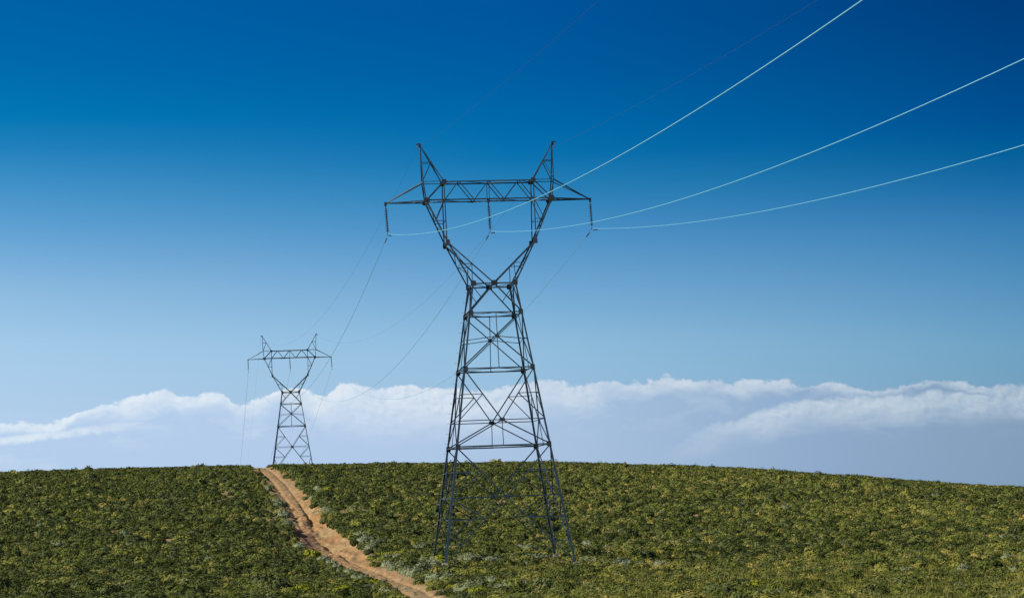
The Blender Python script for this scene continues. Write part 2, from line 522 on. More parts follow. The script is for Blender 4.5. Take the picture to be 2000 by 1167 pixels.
    s.angle(P(0, -W0, 0), P(0, W0, 0), .07, (0, 0, 1))
    wf = s.build('waist_frame', M_STEEL, T)
    for sy in (-1, 1):
        for x in (-W0+.1, 0, W0-.1):
            g = Steel(); g.plate(P(x, sy*(W0+.02), .02), .5 if x == 0 else .42, .44, (0, sy, 0)); g.build('gusset_plate', M_PLATE, wf)
    # ---- fork arms
    def chord_y(z): return np.interp(z, [0, ZK, ZB], [W0, YK, YB])
    def chord_x(z): return np.interp(z, [0, ZK, ZB], [W0, XK, XB])
    for sx in (-1, 1):
        s = Steel()
        def OC(z, sy): return P(sx*chord_x(z), sy*chord_y(z), z)
        for sy in (-1, 1):
            n = (0, sy, .1)
            s.corner(P(sx*W0, sy*W0, 0), P(sx*XK, sy*YK, ZK), .125, (-sx, 0, 0), (0, -sy, 0))
            s.corner(P(sx*XK, sy*YK, ZK), P(sx*XB, sy*YB, ZB), .125, (-sx, 0, 0), (0, -sy, 0))
            c = P(0, sy*W0, 0); k = P(sx*XK, sy*YK, ZK)
            s.angle(c, k, .12, n)
            s.angle(k, P(sx*XI, sy*YB, ZO), .10, n)                     # upright to the girder
            zs = 1.62; pin = c.lerp(k, zs/ZK)
            s.angle(OC(zs, sy), pin, .06, n); s.angle(pin, P(sx*(W0-.02), sy*W0, 0), .06, n)
            zm = 5.15; pm = k.lerp(P(sx*XI, sy*YB, ZO), (zm-ZK)/(ZO-ZK))
            s.angle(OC(zm, sy), pm, .06, n); s.angle(OC(zm, sy), P(sx*XI, sy*YB, ZB), .065, n)
        # lacing between the near and far chords
        zz = [0, .85, 1.7, 2.55, ZK, 4.2, 5.0, 5.9, ZB]; sd = 1
        for z0, z1 in zip(zz[:-1], zz[1:]):
            s.angle(OC(z0, sd), OC(z1, -sd), .055, (sx, 0, -.4)); sd = -sd
        s.angle(OC(ZK, -1), OC(ZK, 1), .07, (sx, 0, -.4)); s.angle(OC(1.62, -1), OC(1.62, 1), .055, (sx, 0, -.4))
        c0, c1 = [P(0, y*W0, 0).lerp(P(sx*XK, y*YK, ZK), .47) for y in (-1, 1)]
        s.angle(c0, c1, .055, (-sx, 0, .6)); s.angle(c1, P(sx*XK, -YK, ZK), .055, (-sx, 0, .6))
        u0_, u1_ = [P(sx*XK, y*YK, ZK).lerp(P(sx*XI, y*YB, ZO), .35) for y in (-1, 1)]
        s.angle(u0_, u1_, .055, (-sx, 0, 0))
        fa = s.build('fork_arm', M_STEEL, T)
        for sy in (-1, 1):
            g = Steel(); g.plate(P(sx*(XK-.06), sy*(YK+.02), ZK-.05), .34, .5, (0, sy, .2)); g.build('gusset_plate', M_PLATE, fa)
    # ---- bridge girder
    s = Steel()
    bx = [-XB, -XI, -1.2, 1.2, XI, XB]; tx = [-XI, -2.4, 0, 2.4, XI]
    for sy in (-1, 1):
        n = (0, sy, 0)
        s.corner(P(-XB, sy*YB, ZB), P(XB, sy*YB, ZB), .105, (0, 0, 1), (0, -sy, 0))
        s.corner(P(-XI, sy*YB, ZO), P(XI, sy*YB, ZO), .10, (0, 0, -1), (0, -sy, 0))
        path = [(bx[0], ZB), (tx[0], ZO)]
        for k in range(1, 5): path += [(bx[k], ZB), (tx[k], ZO)]
        path.append((bx[5], ZB))
        for i, ((x0, z0), (x1, z1)) in enumerate(zip(path[:-1], path[1:])):
            if abs(x1-x0) < .2: continue
            s.angle(P(x0, sy*YB, z0), P(x1, sy*YB, z1), .095 if i in (0, len(path)-2) else .075, n)
        s.angle(P(0, sy*YB, ZB), P(0, sy*YB, ZO), .06, n)
    for xs, z in ((bx, ZB), (tx, ZO)):
        sd = 1
        for x0, x1 in zip(xs[:-1], xs[1:]):
            s.angle(P(x0, sd*YB, z), P(x1, -sd*YB, z), .055, (0, 0, 1)); sd = -sd
        for x in xs: s.angle(P(x, -YB, z), P(x, YB, z), .065, (0, 0, 1))
    s.plate(P(0, 0, ZB-.06), .16, .3, (0, 1, 0), t=.05)
    s.angle(P(0, -YB, ZB), P(0, YB, ZB), .10, (0, 0, 1), off=.02)
    br = s.build('bridge_girder', M_STEEL, T)
    for sx in (-1, 1):
        for sy in (-1, 1):
            for x, z, w in ((XB-.08, ZB+.02, .46), (XI-.02, ZO-.03, .38)):
                g = Steel(); g.plate(P(sx*x, sy*(YB+.025), z), w, w*.92, (0, sy, 0)); g.build('gusset_plate', M_PLATE, br)
    # ---- crossarm tips and earth wire peaks
    for sx in (-1, 1):
        s = Steel()
        tip = P(sx*XT, 0, ZT)
        for sy in (-1, 1):
            s.angle(P(sx*XB, sy*YB, ZB), tip, .115, (0, sy, 0))
            s.angle(P(sx*XO, sy*YO, ZO), tip, .085, (0, sy, .5))
        for t in (.35, .65):
            s.angle(P(sx*XB, -YB, ZB).lerp(tip, t), P(sx*XB, YB, ZB).lerp(tip, t), .05, (0, 0, 1))
        s.angle(P(sx*XB, -YB, ZB), P(sx*XB, YB, ZB).lerp(tip, .35), .05, (0, 0, 1))
        s.plate(tip-Vector((0, 0, .06)), .2, .34, (0, 1, 0), t=.06)
        s.build('crossarm', M_STEEL, T)
        s = Steel()
        pk = P(sx*XP, 0, ZP)
        for sy in (-1, 1):
            s.corner(P(sx*XB, sy*YB, ZB), P(sx*XO, sy*YO, ZO), .10, (-sx, 0, 0), (0, -sy, 0))
            s.corner(P(sx*XO, sy*YO, ZO), pk, .095, (-sx, 0, 0), (0, -sy, 0))
            inn = P(sx*XI, sy*YB, ZO)
            s.angle(inn, pk, .095, (0, sy, .3))
            s.angle(inn, P(sx*XO, sy*YO, ZO), .06, (0, sy, 0))
            tt = (9.93-ZO)/(ZP-ZO)
            m = inn.lerp(pk, tt); m2 = P(sx*XO, sy*YO, ZO).lerp(pk, tt)
            s.angle(m, m2, .055, (0, sy, 0)); s.angle(m, P(sx*XO, sy*YO, ZO), .065, (0, sy, 0))
        s.angle(P(sx*XO, -YO, ZO), P(sx*XO, YO, ZO), .06, (sx, 0, 0))
        s.angle(P(sx*XO, -YO, ZO), P(sx*XB, YB, ZB), .055, (sx, 0, 0))
        a0, a1 = [P(sx*XI, y*YB, ZO).lerp(pk, .52) for y in (-1, 1)]
        s.angle(a0, a1, .05, (-sx, 0, 1)); s.angle(P(sx*XI, YB, ZO), a0, .05, (-sx, 0, 1))
        b0, b1 = [P(sx*XO, y*YO, ZO).lerp(pk, .5) for y in (-1, 1)]
        s.angle(b0, b1, .05, (sx, 0, 0))
        s.plate(pk+Vector((0, 0, -.06)), .2, .32, (0, 1, 0), t=.08)
        pko = s.build('earth_wire_peak', M_STEEL, T)
        h = Steel()
        h.tube([pk+Vector((-sx*.04, 0, .05)), pk+Vector((sx*.12, 0, .06)), pk+Vector((sx*.24, 0, .03)), pk+Vector((sx*.25, 0, -.04))], .05, 6)
        h.tube([pk+Vector((sx*.22, 0, -.0)), pk+Vector((sx*.2, 0, -.33))], .022, 5)
        h.tube([pk+Vector((sx*.2, -.18, -.36)), pk+Vector((sx*.2, .18, -.36))], .035, 6)
        h.build('earth_wire_bracket', M_STEEL, pko)
    return T

NEAR = (-1.5785, 170.0615, 16.9346); YAW_N = R(7.6364)
FAR = (-44.612, 426.032, 22.7175); YAW_F = R(5.356)
build_tower('transmission_tower', 'tall dark steel lattice pylon standing complete in the foreground scrub', NEAR, YAW_N, ZF, False, True)
build_tower('transmission_tower', 'small distant steel lattice pylon rising from behind the hill crest', FAR, YAW_F, -16.75, True, True)

# ------------------------------------------------------------------ insulators
def lathe(profile, n=14):
    v, f = [], []
    for r, z in profile:
        for j in range(n):
            a = 2*math.pi*j/n
            v.append((r*math.cos(a), r*math.sin(a), z))
    for i in range(len(profile)-1):
        for j in range(n):
            k = (j+1) % n
            f.append((i*n+j, i*n+k, (i+1)*n+k, (i+1)*n+j))
    f.append(tuple(range(n))); f.append(tuple((len(profile)-1)*n+j for j in range(n))[::-1])
    return v, f
dv, df = lathe([(.02, 0), (.055, -.005), (.06, -.05), (.10, -.062), (.135, -.085), (.138, -.098), (.11, -.094), (.085, -.104), (.05, -.09), (.025, -.10), (.02, -.146)])
DISC = bpy.data.meshes.new('disc'); DISC.from_pydata(dv, [], df)
for p_ in DISC.polygons: p_.use_smooth = True
DISC.materials.append(M_DISC)

def loc_to_world(T, yaw, q):
    ca, sa = math.cos(yaw), math.sin(yaw)
    return Vector((T[0]+q[0]*ca-q[1]*sa, T[1]+q[0]*sa+q[1]*ca, T[2]+q[2]))

def insulator(top, bottom, label):
    d = (bottom-top); L = d.length
    e = empty('insulator_string', top)
    e.rotation_mode = 'QUATERNION'
    e.rotation_quaternion = Vector((0, 0, -1)).rotation_difference(d.normalized())
    tag(e, label, 'insulator', 'insulator strings hanging from the pylons')
    s = Steel(); s.tube([(0, 0, -.02), (0, 0, -.2)], .025, 6); s.plate((0, 0, -.1), .09, .16, (0, 1, 0), t=.03)
    s.build('shackle', M_STEEL, e)
    n = int((L-.36)/.146)
    for i in range(n):
        o = link_mesh('disc', DISC, e); o.location = (0, 0, -.2-i*.146)
    z = -.2-n*.146
    s = Steel(); s.tube([(0, 0, z), (0, 0, -L+.05)], .024, 6)
    s.tube([(-.0, -.2, -L-.02), (0, -.1, -L+.02), (0, .1, -L+.02), (0, .2, -L-.02)], [.03, .05, .05, .03], 6)
    s.build('suspension_clamp', M_STEEL, e)

NB = [Vector((-9.6279, 168.9823, 21.2184)), Vector((-1.5210, 170.0693, 21.2561)), Vector((6.6279, 171.1618, 21.2957))]
FB = [Vector((-52.8078, 425.2636, 27.1646)), Vector((-44.5396, 426.0388, 27.1379)), Vector((-36.3276, 426.8087, 27.2672))]
nm = ['left crossarm tip', 'middle of the bridge girder', 'right crossarm tip']
for i, x in enumerate((-XT, 0, XT)):
    z = ZT-.2 if x else ZB-.2
    insulator(loc_to_world(NEAR, YAW_N, (x, 0, z)), NB[i], 'dark disc insulator string below the %s of the near pylon' % nm[i])
    insulator(loc_to_world(FAR, YAW_F, (x, 0, z)), FB[i], 'insulator string below the %s of the distant pylon' % nm[i])

# ------------------------------------------------------------------ wires
def span_near(P0, phi, a, b, n=110, S=247.):
    out = []
    for i in range(1, n+1):
        s = S*(i/n)
        out.append(Vector((P0.x+s*math.sin(phi), P0.y-s*math.cos(phi), P0.z+a*s+b*s*s)))
    return out
def span_mid(A, B, sag, n=140):
    out = []
    for i in range(1, n):
        t = i/n
        p = A.lerp(B, t); p.z -= 4*sag*t*(1-t); out.append(p)
    return out
def span_beyond(P0, th, a, b, n=60, S=300.):
    return [Vector((P0.x-s*math.sin(th), P0.y+s*math.cos(th), P0.z+a*s+b*s*s)) for s in [S*i/n for i in range(1, n+1)]]

def damper(parent, path_fn, s0):
    p = path_fn(s0)
    d = (path_fn(s0+.2)-path_fn(s0-.2)).normalized()
    s = Steel()
    c = p-Vector((0, 0, .11))
    s.tube([p, c], .02, 5)
    s.tube([c-d*.24, c, c+d*.24], .012, 5)
    for k in (-1, 1):
        s.tube([c+d*(k*.30)-Vector((0, 0, .012)), c+d*(k*.26), c+d*(k*.16)], [.04, .05, .035], 8)
    s.build('vibration_damper', M_DAMP, parent)

def wire(name, label, cat, group, A, B, near, sag, bey, rad, mat, shade_or_dampers=True):
    a, b = near
    beyond = span_beyond(B, *bey)
    pts = span_near(A, R(9.6), a, b)[::-1] + [A] + span_mid(A, B, sag) + [B] + beyond
    s = Steel(); s.tube(pts, rad, 6)
    o = s.build(name, mat, None, smooth=True)
    tag(o, label, cat, group)
    if shade_or_dampers:  # flag here: hang vibration dampers on the wire
        L = (B-A).length
        fn = lambda q: Vector((A.x+q*math.sin(R(9.6)), A.y-q*math.cos(R(9.6)), A.z+a*q+b*q*q))
        def fm(q):
            t = q/L; p = A.lerp(B, t); p.z -= 4*sag*t*(1-t); return p
        for f, q in ((fn, .9), (fn, 1.8), (fm, 1.3), (fm, 1.9)): damper(o, f, q)
        for q in (1.2, L-1.2):
            if q > 5: damper(o, fm, q)
    return o
LAB = ['sagging bright conductor clamped below the left crossarm tips of both pylons', 'sagging bright conductor clamped below the bridge girders of both pylons',
       'sagging bright conductor clamped below the right crossarm tips of both pylons']
QN = [(-.13870, .00056135), (-.13761, .00055567), (-.13438, .00050059)]
for i in range(3):
    wire('power_line', LAB[i], 'power line', 'conductors strung between the pylons', NB[i], FB[i], QN[i], (9.8, 9.6, 9.6)[i], (R(8), -.095, .0001), .020, M_WIRE)
EA = [Vector((-7.0874, 169.3229, 27.985)), Vector((3.9304, 170.8002, 27.985))]
EB = [Vector((-50.1458, 425.5132, 33.768)), Vector((-39.078, 426.5508, 33.768))]
for i, (q, lab) in enumerate((((-.08444, .00025085), 'thin dark earth wire running over the left peaks of both pylons'), ((-.08073, .00023343), 'thin dark earth wire running over the right peaks of both pylons'))):
    wire('earth_wire', lab, 'earth wire', 'earth wires over the pylon peaks', EA[i], EB[i], q, 6.75, (R(8), -.095, .00005), .006, M_EARTH, False)

# ------------------------------------------------------------------ vegetation
def ico():
    t = (1+5**.5)/2
    v = np.array([(-1, t, 0), (1, t, 0), (-1, -t, 0), (1, -t, 0), (0, -1, t), (0, 1, t), (0, -1, -t), (0, 1, -t), (t, 0, -1), (t, 0, 1), (-t, 0, -1), (-t, 0, 1)], float)
    v /= np.linalg.norm(v[0])
    f = np.array([(0, 11, 5), (0, 5, 1), (0, 1, 7), (0, 7, 10), (0, 10, 11), (1, 5, 9), (5, 11, 4), (11, 10, 2), (10, 7, 6), (7, 1, 8), (3, 9, 4), (3, 4, 2), (3, 2, 6), (3, 6, 8), (3, 8, 9), (4, 9, 5), (2, 4, 11), (6, 2, 10), (8, 6, 7), (9, 8, 1)])
    return v, f
ICO_V, ICO_F = ico()

def leafy(K, nl, ls, hgt=.8, spread=.62, jit=.26, core=.86, upright=0., tvar=.14):
    """unit shrub (radius about 1): lumps with dark twiggy cores and leaf-sized triangles round them; returns verts, tris, tint offset"""
    V, Fc, T = [], [], []
    n0 = 0
    cs = []
    for k in range(K):
        a = 2*math.pi*(k+rng.random()*.7)/K
        rr = 0 if K == 1 else spread*(.35+.65*rng.random())
        if k == 0 and K > 2: rr *= .3
        rad = (1.0-rr*.75)*rng.uniform(.75, 1.05) if K > 1 else .95
        cs.append((rr*math.cos(a), rr*math.sin(a), rad, hgt*rng.uniform(.75, 1.1)*(1-rr*.35)))
    per = max(4, nl//K)
    for cx, cy, rad, h in cs:
        v = ICO_V*np.array([rad*core, rad*core, h*core*.9])*rng.uniform(.85, 1.12, (12, 1)) + np.array([cx, cy, h*.12])
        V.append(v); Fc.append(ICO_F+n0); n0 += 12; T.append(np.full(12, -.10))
        d = rng.normal(size=(per, 3)); d[:, 2] = np.abs(d[:, 2])*1.1 - .25
        d /= np.linalg.norm(d, axis=1)[:, None]
        q = rng.uniform(.84, 1.08, (per, 1))
        c = d*q*np.array([rad, rad, h]) + np.array([cx, cy, h*.08])
        c[:, 2] = np.maximum(c[:, 2], .02)
        nr = d*np.array([1/rad, 1/rad, 1/h]); nr /= np.linalg.norm(nr, axis=1)[:, None]
        nr = nr + rng.normal(size=(per, 3))*jit; nr /= np.linalg.norm(nr, axis=1)[:, None]
        ax = rng.normal(size=(per, 3)) + np.array([0, 0, .5+upright]); ax -= nr*(ax*nr).sum(1)[:, None]; ax /= np.linalg.norm(ax, axis=1)[:, None]
        sd = np.cross(nr, ax)
        L = ls*rng.uniform(.7, 1.35, (per, 1)); w = L*rng.uniform(.35, .55, (per, 1))
        v = np.stack([c-sd*w-ax*L*.35, c+sd*w-ax*L*.35, c+ax*L*.65], 1).reshape(-1, 3)
        V.append(v); Fc.append(np.arange(per*3).reshape(-1, 3)+n0); n0 += per*3
        T.append(np.repeat(rng.normal(0, tvar*.5, per), 3))
    return np.concatenate(V), np.concatenate(Fc), np.concatenate(T)

def replicate(protos, inst):
    """inst rows: x, y, z, radius, height scale, rotation, tint, proto index"""
    VV, FF, TT = [], [], []
    n0 = 0
    for k, (v, f, t) in enumerate(protos):
        I = inst[inst[:, 7] == k]
        if not len(I): continue
        c, s = np.cos(I[:, 5])[:, None], np.sin(I[:, 5])[:, None]
        r = I[:, 3][:, None]
        X = (v[None, :, 0]*c - v[None, :, 1]*s)*r + I[:, 0][:, None]
        Y = (v[None, :, 0]*s + v[None, :, 1]*c)*r + I[:, 1][:, None]
        Z = v[None, :, 2]*r*I[:, 4][:, None] + I[:, 2][:, None]
        VV.append(np.stack([X, Y, Z], -1).reshape(-1, 3))
        FF.append((f[None]+(np.arange(len(I))*len(v))[:, None, None]).reshape(-1, 3)+n0)
        n0 += len(I)*len(v)
        TT.append(np.clip(t[None]+I[:, 6][:, None], 0, 1).ravel())
    return np.concatenate(VV), np.concatenate(FF), np.concatenate(TT)

SILVER = [(-15.2, 203.2), (-13.9, 200.7), (-13.2, 188.8), (-14.4, 195.6), (-11.0, 177.7), (-10.3, 177.4), (-10.4, 166.3), (-9.4, 161.3), (-8.6, 156.5), (-8.2, 154.9), (-7.7, 153.3), (-7.4, 156.8), (-7.1, 157.1), (-8.0, 174.2), (-6.9, 167.1), (-8.9, 189.3), (-5.9, 144.6), (-5.1, 144.4), (-15.6, 173.3), (-14.9, 168.6), (-14.1, 164.7), (-13.2, 160.9), (-12.0, 155.2), (-10.9, 148.2), (-8.0, 129.4), (-3.4, 128.8), (-3.0, 137.3), (-2.0, 141.6), (-5.1, 173.6), (-4.8, 176.1), (-4.2, 172.8), (-3.7, 174.7), (-3.2, 173.3), (-2.6, 171.9), (-2.1, 173.1), (-1.3, 173.0), (.6, 174.6), (0, 186.4), (.6, 185.1), (-4.4, 155.1), (-.1, 140.1), (-1.3, 133.1), (-1.9, 124.9), (1.1, 173.9), (1.3, 173.2), (1.7, 173.7), (5.0, 170.7), (5.6, 170.6), (6.5, 169.4), (7.2, 167.7), (6.1, 168.3), (7.7, 168.2), (7.9, 165.3), (7.5, 160.3), (9.0, 165.6), (10.6, 166.5), (5.7, 191.4), (7.4, 187.7), (-31.3, 275.4), (-28.1, 253.2), (-26.9, 245.8), (-24.6, 232.3), (-25.3, 236.0), (-25.5, 272.1), (-24.9, 268.5), (-24.5, 257.4), (-22.7, 248.6), (-20.9, 238.2), (-21.6, 241.0), (-18.7, 241.4), (-15.5, 204.5), (-14.3, 197.2), (15.1, 192.1), (18.7, 195.0), (20.1, 170.2), (30.3, 164.5), (27.4, 155.1), (31.7, 156.2), (27.2, 146.3), (43.6, 195.8), (38.3, 171.7), (29.1, 238.1), (50.5, 270.1), (52.4, 272.0), (36.9, 294.0), (25.9, 292.7), (14.4, 122.4), (-41.8, 195.0), (-35.9, 197.7), (-38.5, 209.5), (-25.1, 173.8), (-23.0, 179.1), (-23.2, 224.9), (-22.2, 219.3), (-17.8, 190.4), (-13.0, 193.4)]
YELLOW = [(-11.7, 181.7), (-10.3, 180.8), (-9.6, 140.4), (-11.5, 190.4), (-17.4, 178.8), (-4.4, 135.2), (-2.8, 126.6), (-6.5, 172.6), (-1.6, 141.5), (-11.2, 180.8), (3.7, 203.8), (-24.1, 270.4), (-16.6, 249.7), (-46.9, 228.2), (14.2, 131.0), (-10.8, 129.6), (-13.2, 128.3)]

def beside_track(x, y):
    e = float(edge_out(np.array(x), np.array(y)))
    if e < .45: x = float(trL(y))-.55 if x < (trL(y)+trR(y))/2 else float(trR(y))+.5
    return (x, y)
SILVER = [q if q == (-3.4, 128.8) else beside_track(*q) for q in SILVER]; YELLOW = [beside_track(*q) for q in YELLOW]
FX = .2475
def in_view(x, y, m=0.): return np.abs(x) < FX*y + m
def footing_clear(x, y):
    ok = np.ones(np.shape(x), bool)
    for sx in (-1, 1):
        for sy in (-1, 1):
            q = loc_to_world(NEAR, YAW_N, (sx*5.08, sy*5.08, 0))
            ok &= (x-q.x)**2+(y-q.y)**2 > (.95)**2
            ok &= ~((np.abs(x-q.x) < .7) & (y > q.y-2.4) & (y < q.y))
    return ok

# candidates on a jittered grid
SP = .88
gx = np.arange(-100, 100, SP); gy = np.arange(113, 372, SP)
X, Y = np.meshgrid(gx, gy); X = X.ravel()+rng.uniform(-.55, .55, X.size)*SP; Y = Y.ravel()+rng.uniform(-.55, .55, Y.size)*SP
m = in_view(X, Y, 9.)
X, Y = X[m], Y[m]
big = vnoise(X*.045, Y*.03, 1)*.6 + vnoise(X*.13, Y*.09, 2)*.4
fine = vnoise(X*.4, Y*.25, 3)
side = np.clip((X/np.maximum(Y, 1)+.12)*6, 0, 1)          # 0 on the left of the track, 1 on the right
lowr = np.clip((188-Y)/45, 0, 1)*side                     # grassier flat round the near pylon
dens = .84 - .26*np.clip(big-.45, 0, 1)*2 - .22*np.clip(fine-.6, 0, 1)*2 - .12*lowr
dens = np.where((np.abs(Y-168) < 9) & (X > -9) & (X < 14), dens*.62, dens)
# a thin sandy footpath left of the track near the crest
fp = np.interp(Y, [262, 300, 345, 372], [-35.5, -41.5, -49.5, -53])
dens = np.where((np.abs(X-fp) < .8) & (Y > 255), .4, dens)
eo = edge_out(X, Y)
keep = (rng.random(X.size) < dens) & (eo > .10+.25*rng.random(X.size)) & footing_clear(X, Y)
for (sx, sy) in SILVER+YELLOW: keep &= (X-sx)**2+(Y-sy)**2 > .55
# never a shrub in front of the track's lit right bank
X, Y, big, fine, side, lowr, eo = [q[keep] for q in (X, Y, big, fine, side, lowr, eo)]
N = X.size
rad = np.clip(np.exp(rng.normal(math.log(.47), .32, N)), .24, 1.05)*np.interp(np.hypot(X, Y), [130, 200, 350], [1.12, 1., .95])
rad = np.where(eo < .8, np.minimum(rad, .3+eo*.4), rad)
rad = np.where((eo < 3) & (X < trL(Y)) & (Y > 150), np.minimum(rad, .42), rad)
hsc = rng.uniform(.9, 1.35, N)*np.clip(.55/rad, .7, 1.1)*np.where(Y > 325, rng.uniform(.75, 1., N), 1)
tall = rng.random(N) < .012
rad = np.where(tall & (eo > 1.5), rad*1.45, rad)
hsc = np.where(tall, hsc*1.25, hsc)
mid = vnoise(X*.16, Y*.1, 14)
tint = .22 + .20*(big-.5) + .18*(mid-.5) + .11*side + .05*lowr + rng.normal(-.02, .20, N)
tint = np.where(rng.random(N) < .07, tint+.25, tint)
tint = np.where(rng.random(N) < .035*(.4+side), tint+.42, tint)
tint = np.clip(tint, .04, .95)
Z = height(X, Y)-.05
dist = np.hypot(X, Y)
shown = rad/dist*(in_view(X, Y, -1.0) & (Y > 127))
order = np.argsort(-shown)
ind = np.zeros(N, bool); ind[order[:300]] = True
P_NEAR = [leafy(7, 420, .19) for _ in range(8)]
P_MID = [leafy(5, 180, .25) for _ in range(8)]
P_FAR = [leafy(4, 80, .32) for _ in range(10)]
def inst_rows(sel, n): return np.stack([X[sel], Y[sel], Z[sel], rad[sel], hsc[sel], rng.uniform(0, 6.28, sel.sum()), tint[sel], rng.integers(0, n, sel.sum())], -1)
parts = []
for lo, hi, pr in ((0, 152, P_NEAR), (152, 225, P_MID), (225, 999, P_FAR)):
    sel = ~ind & (dist >= lo) & (dist < hi)
    parts.append(replicate(pr, inst_rows(sel, len(pr))))
def merge(parts):
    n0 = 0; VV, FF, TT = [], [], []
    for v, f, t in parts: VV.append(v); FF.append(f+n0); TT.append(t); n0 += len(v)
    return np.concatenate(VV), np.concatenate(FF), np.concatenate(TT)
v, f, t = merge(parts)
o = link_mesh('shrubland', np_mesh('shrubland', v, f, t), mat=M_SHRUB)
tag(o, 'dense low fynbos scrub covering the whole hillside up to the crest', 'shrubland', kind='stuff')
print('shrubs', N, 'tris', len(f))

# individual shrubs: meshes of each tint class, copied as things
var = {}
def variant(kind, k, lvl):
    key = (kind, k, lvl)
    if key not in var:
        if kind == 'shrub':
            v, f, t = P_NEAR[k % 8]; mat = M_SHRUB; name = 'shrub'
            tt = np.clip(t+[.16, .26, .36, .48, .64][lvl], 0, 1)
        elif kind == 'silver':
            v, f, t = SIL[k]; mat = M_SILVER; name = 'silver_bush'; tt = np.clip(t+[.38, .55, .7][lvl], 0, 1)
        elif kind == 'white':
            v, f, t = SIL[k]; mat = M_WHITE; name = 'flowering_bush'; tt = np.clip(t+.6, 0, 1)
        else:
            v, f, t = YEL[k]; mat = M_YELLOW; name = 'yellow_green_bush'; tt = np.clip(t+[.4, .6][lvl], 0, 1)
        me = np_mesh(name, v, f, tt); me.materials.append(mat); var[key] = me
    return var[key]
SIL = [leafy(7, 420, .15, hgt=.95, spread=.7, core=.85, tvar=.3) for _ in range(6)]
YEL = [leafy(5, 420, .26, hgt=.75, upright=.5, core=.6) for _ in range(4)]
first = {}
def put(kind, name, k, lvl, x, y, r, h, label, cat, group):
    me = variant(kind, k, lvl)
    if kind not in first:
        o = bpy.data.objects.new(name, me); first[kind] = o
    else:
        o = first[kind].copy(); o.data = me
    COL.objects.link(o)
    o.location = (x, y, float(height(x, y))-.05)
    o.scale = (r, r, r*h)
    o.rotation_euler = (0, 0, rng.uniform(0, 6.28))
    o['label'] = label; o['category'] = cat; o['group'] = group
    return o
def where(x, y):
    if edge_out(np.array(x), np.array(y)) < 2.0:
        return 'on the left edge of the sandy track' if x < (trL(y)+trR(y))/2 else 'on the right edge of the sandy track'
    q = loc_to_world(NEAR, YAW_N, (0, 0, 0))
    if x < (trL(y)+trR(y))/2: return 'on the slope left of the track'
    if abs(x-q.x) < 6.5 and abs(y-q.y) < 7: return 'between the feet of the near pylon'
    if x < q.x+6: return 'in front of the near pylon right of the track' if y < q.y else 'behind the near pylon on the slope'
    return 'on the slope right of the near pylon'
LV = ['very dark green', 'dark green', 'green', 'olive green', 'yellowish olive']
for i in np.where(ind)[0]:
    lvl = int(np.argmin(np.abs(np.array([.16, .26, .36, .48, .64])-tint[i])))
    w = where(X[i], Y[i])
    size = 'broad' if rad[i] > .75 else ('small' if rad[i] < .55 else 'rounded')
    put('shrub', 'shrub', int(rng.integers(0, 8)), lvl, X[i], Y[i], rad[i], hsc[i], '%s %s low shrub %s' % (size, LV[lvl], w), 'shrub', '%s %s shrubs %s' % (size, LV[lvl], w))
# silver bushes
special = {(-3.4, 128.8): ('large pale silver bush standing alone beside the sandy track end', 1.0), (14.4, 122.4): ('silver bush at the bottom edge right of the pylon', .55)}
for (x, y) in SILVER:
    r = rng.uniform(.42, .72); lab = None
    if (x, y) in special: lab, r = special[(x, y)]
    if (x, y) in ((-9.4, 161.3), (-13.2, 160.9), (-7.1, 157.1), (-5.9, 144.6), (-5.1, 144.4), (-15.2, 203.2)): r = rng.uniform(.72, .85)
    if y > 215: r *= 1.15
    w = where(x, y)
    lvl = int(rng.integers(0, 3))
    put('silver', 'silver_bush', int(rng.integers(0, 6)), lvl, x, y, r, rng.uniform(.95, 1.3), lab or '%s silver grey bush %s' % (['dull', 'pale', 'whitish'][lvl], w), 'bush', 'silver grey bushes %s' % w)
for i in range(170):
    y = 130+225*rng.random()**1.5; x = rng.uniform(-FX, FX)*y
    if edge_out(np.array(x), np.array(y)) < .8: continue
    if x < trL(y) and rng.random() < .45: continue
    lvl = int(rng.integers(0, 2)); w = where(x, y)
    put('silver', 'silver_bush', int(rng.integers(0, 6)), lvl, x, y, rng.uniform(.28, .5), rng.uniform(.9, 1.3), '%s silver grey bush %s' % (['dull', 'pale', 'whitish'][lvl], w), 'bush', 'silver grey bushes %s' % w)
for (x, y) in YELLOW:
    w = where(x, y); lvl = int(rng.integers(0, 2))
    put('yellow', 'yellow_green_bush', int(rng.integers(0, 4)), lvl, x, y, rng.uniform(.6, .95), rng.uniform(.8, 1.1), 'bright yellow green bush %s' % w, 'bush', 'yellow green bushes %s' % w)
put('white', 'flowering_bush', 2, 0, 7.0, 143.0, .42, 1.3, 'low bush covered in white flowers right of the near pylon', 'bush', 'white flowering bushes')

# ------------------------------------------------------------------ grass between the shrubs
def tuft(nb, w, lean=1.1, base=.6):
    d = rng.normal(size=(nb, 2)); a = rng.uniform(0, 6.28, nb)
    L = rng.uniform(.6, 1.15, nb); le = rng.uniform(.2, lean, nb)
    b = np.stack([rng.normal(0, base, nb), rng.normal(0, base, nb), np.zeros(nb)], -1)
    tip = b+np.stack([np.cos(a)*le, np.sin(a)*le, L], -1)
    sd = np.stack([-np.sin(a+rng.normal(0, 1, nb)), np.cos(a), np.zeros(nb)], -1)*w
    v = np.stack([b-sd, b+sd, tip], 1).reshape(-1, 3)
    return v, np.arange(nb*3).reshape(-1, 3), np.repeat(rng.normal(0, .13, nb), 3)
SPG = .78
gx = np.arange(-96, 96, SPG); gy = np.arange(113, 370, SPG)
GX, GY = np.meshgrid(gx, gy); GX = GX.ravel()+rng.uniform(-.5, .5, GX.size); GY = GY.ravel()+rng.uniform(-.5, .5, GY.size)
gb = vnoise(GX*.045, GY*.03, 1)*.6 + vnoise(GX*.13, GY*.09, 2)*.4
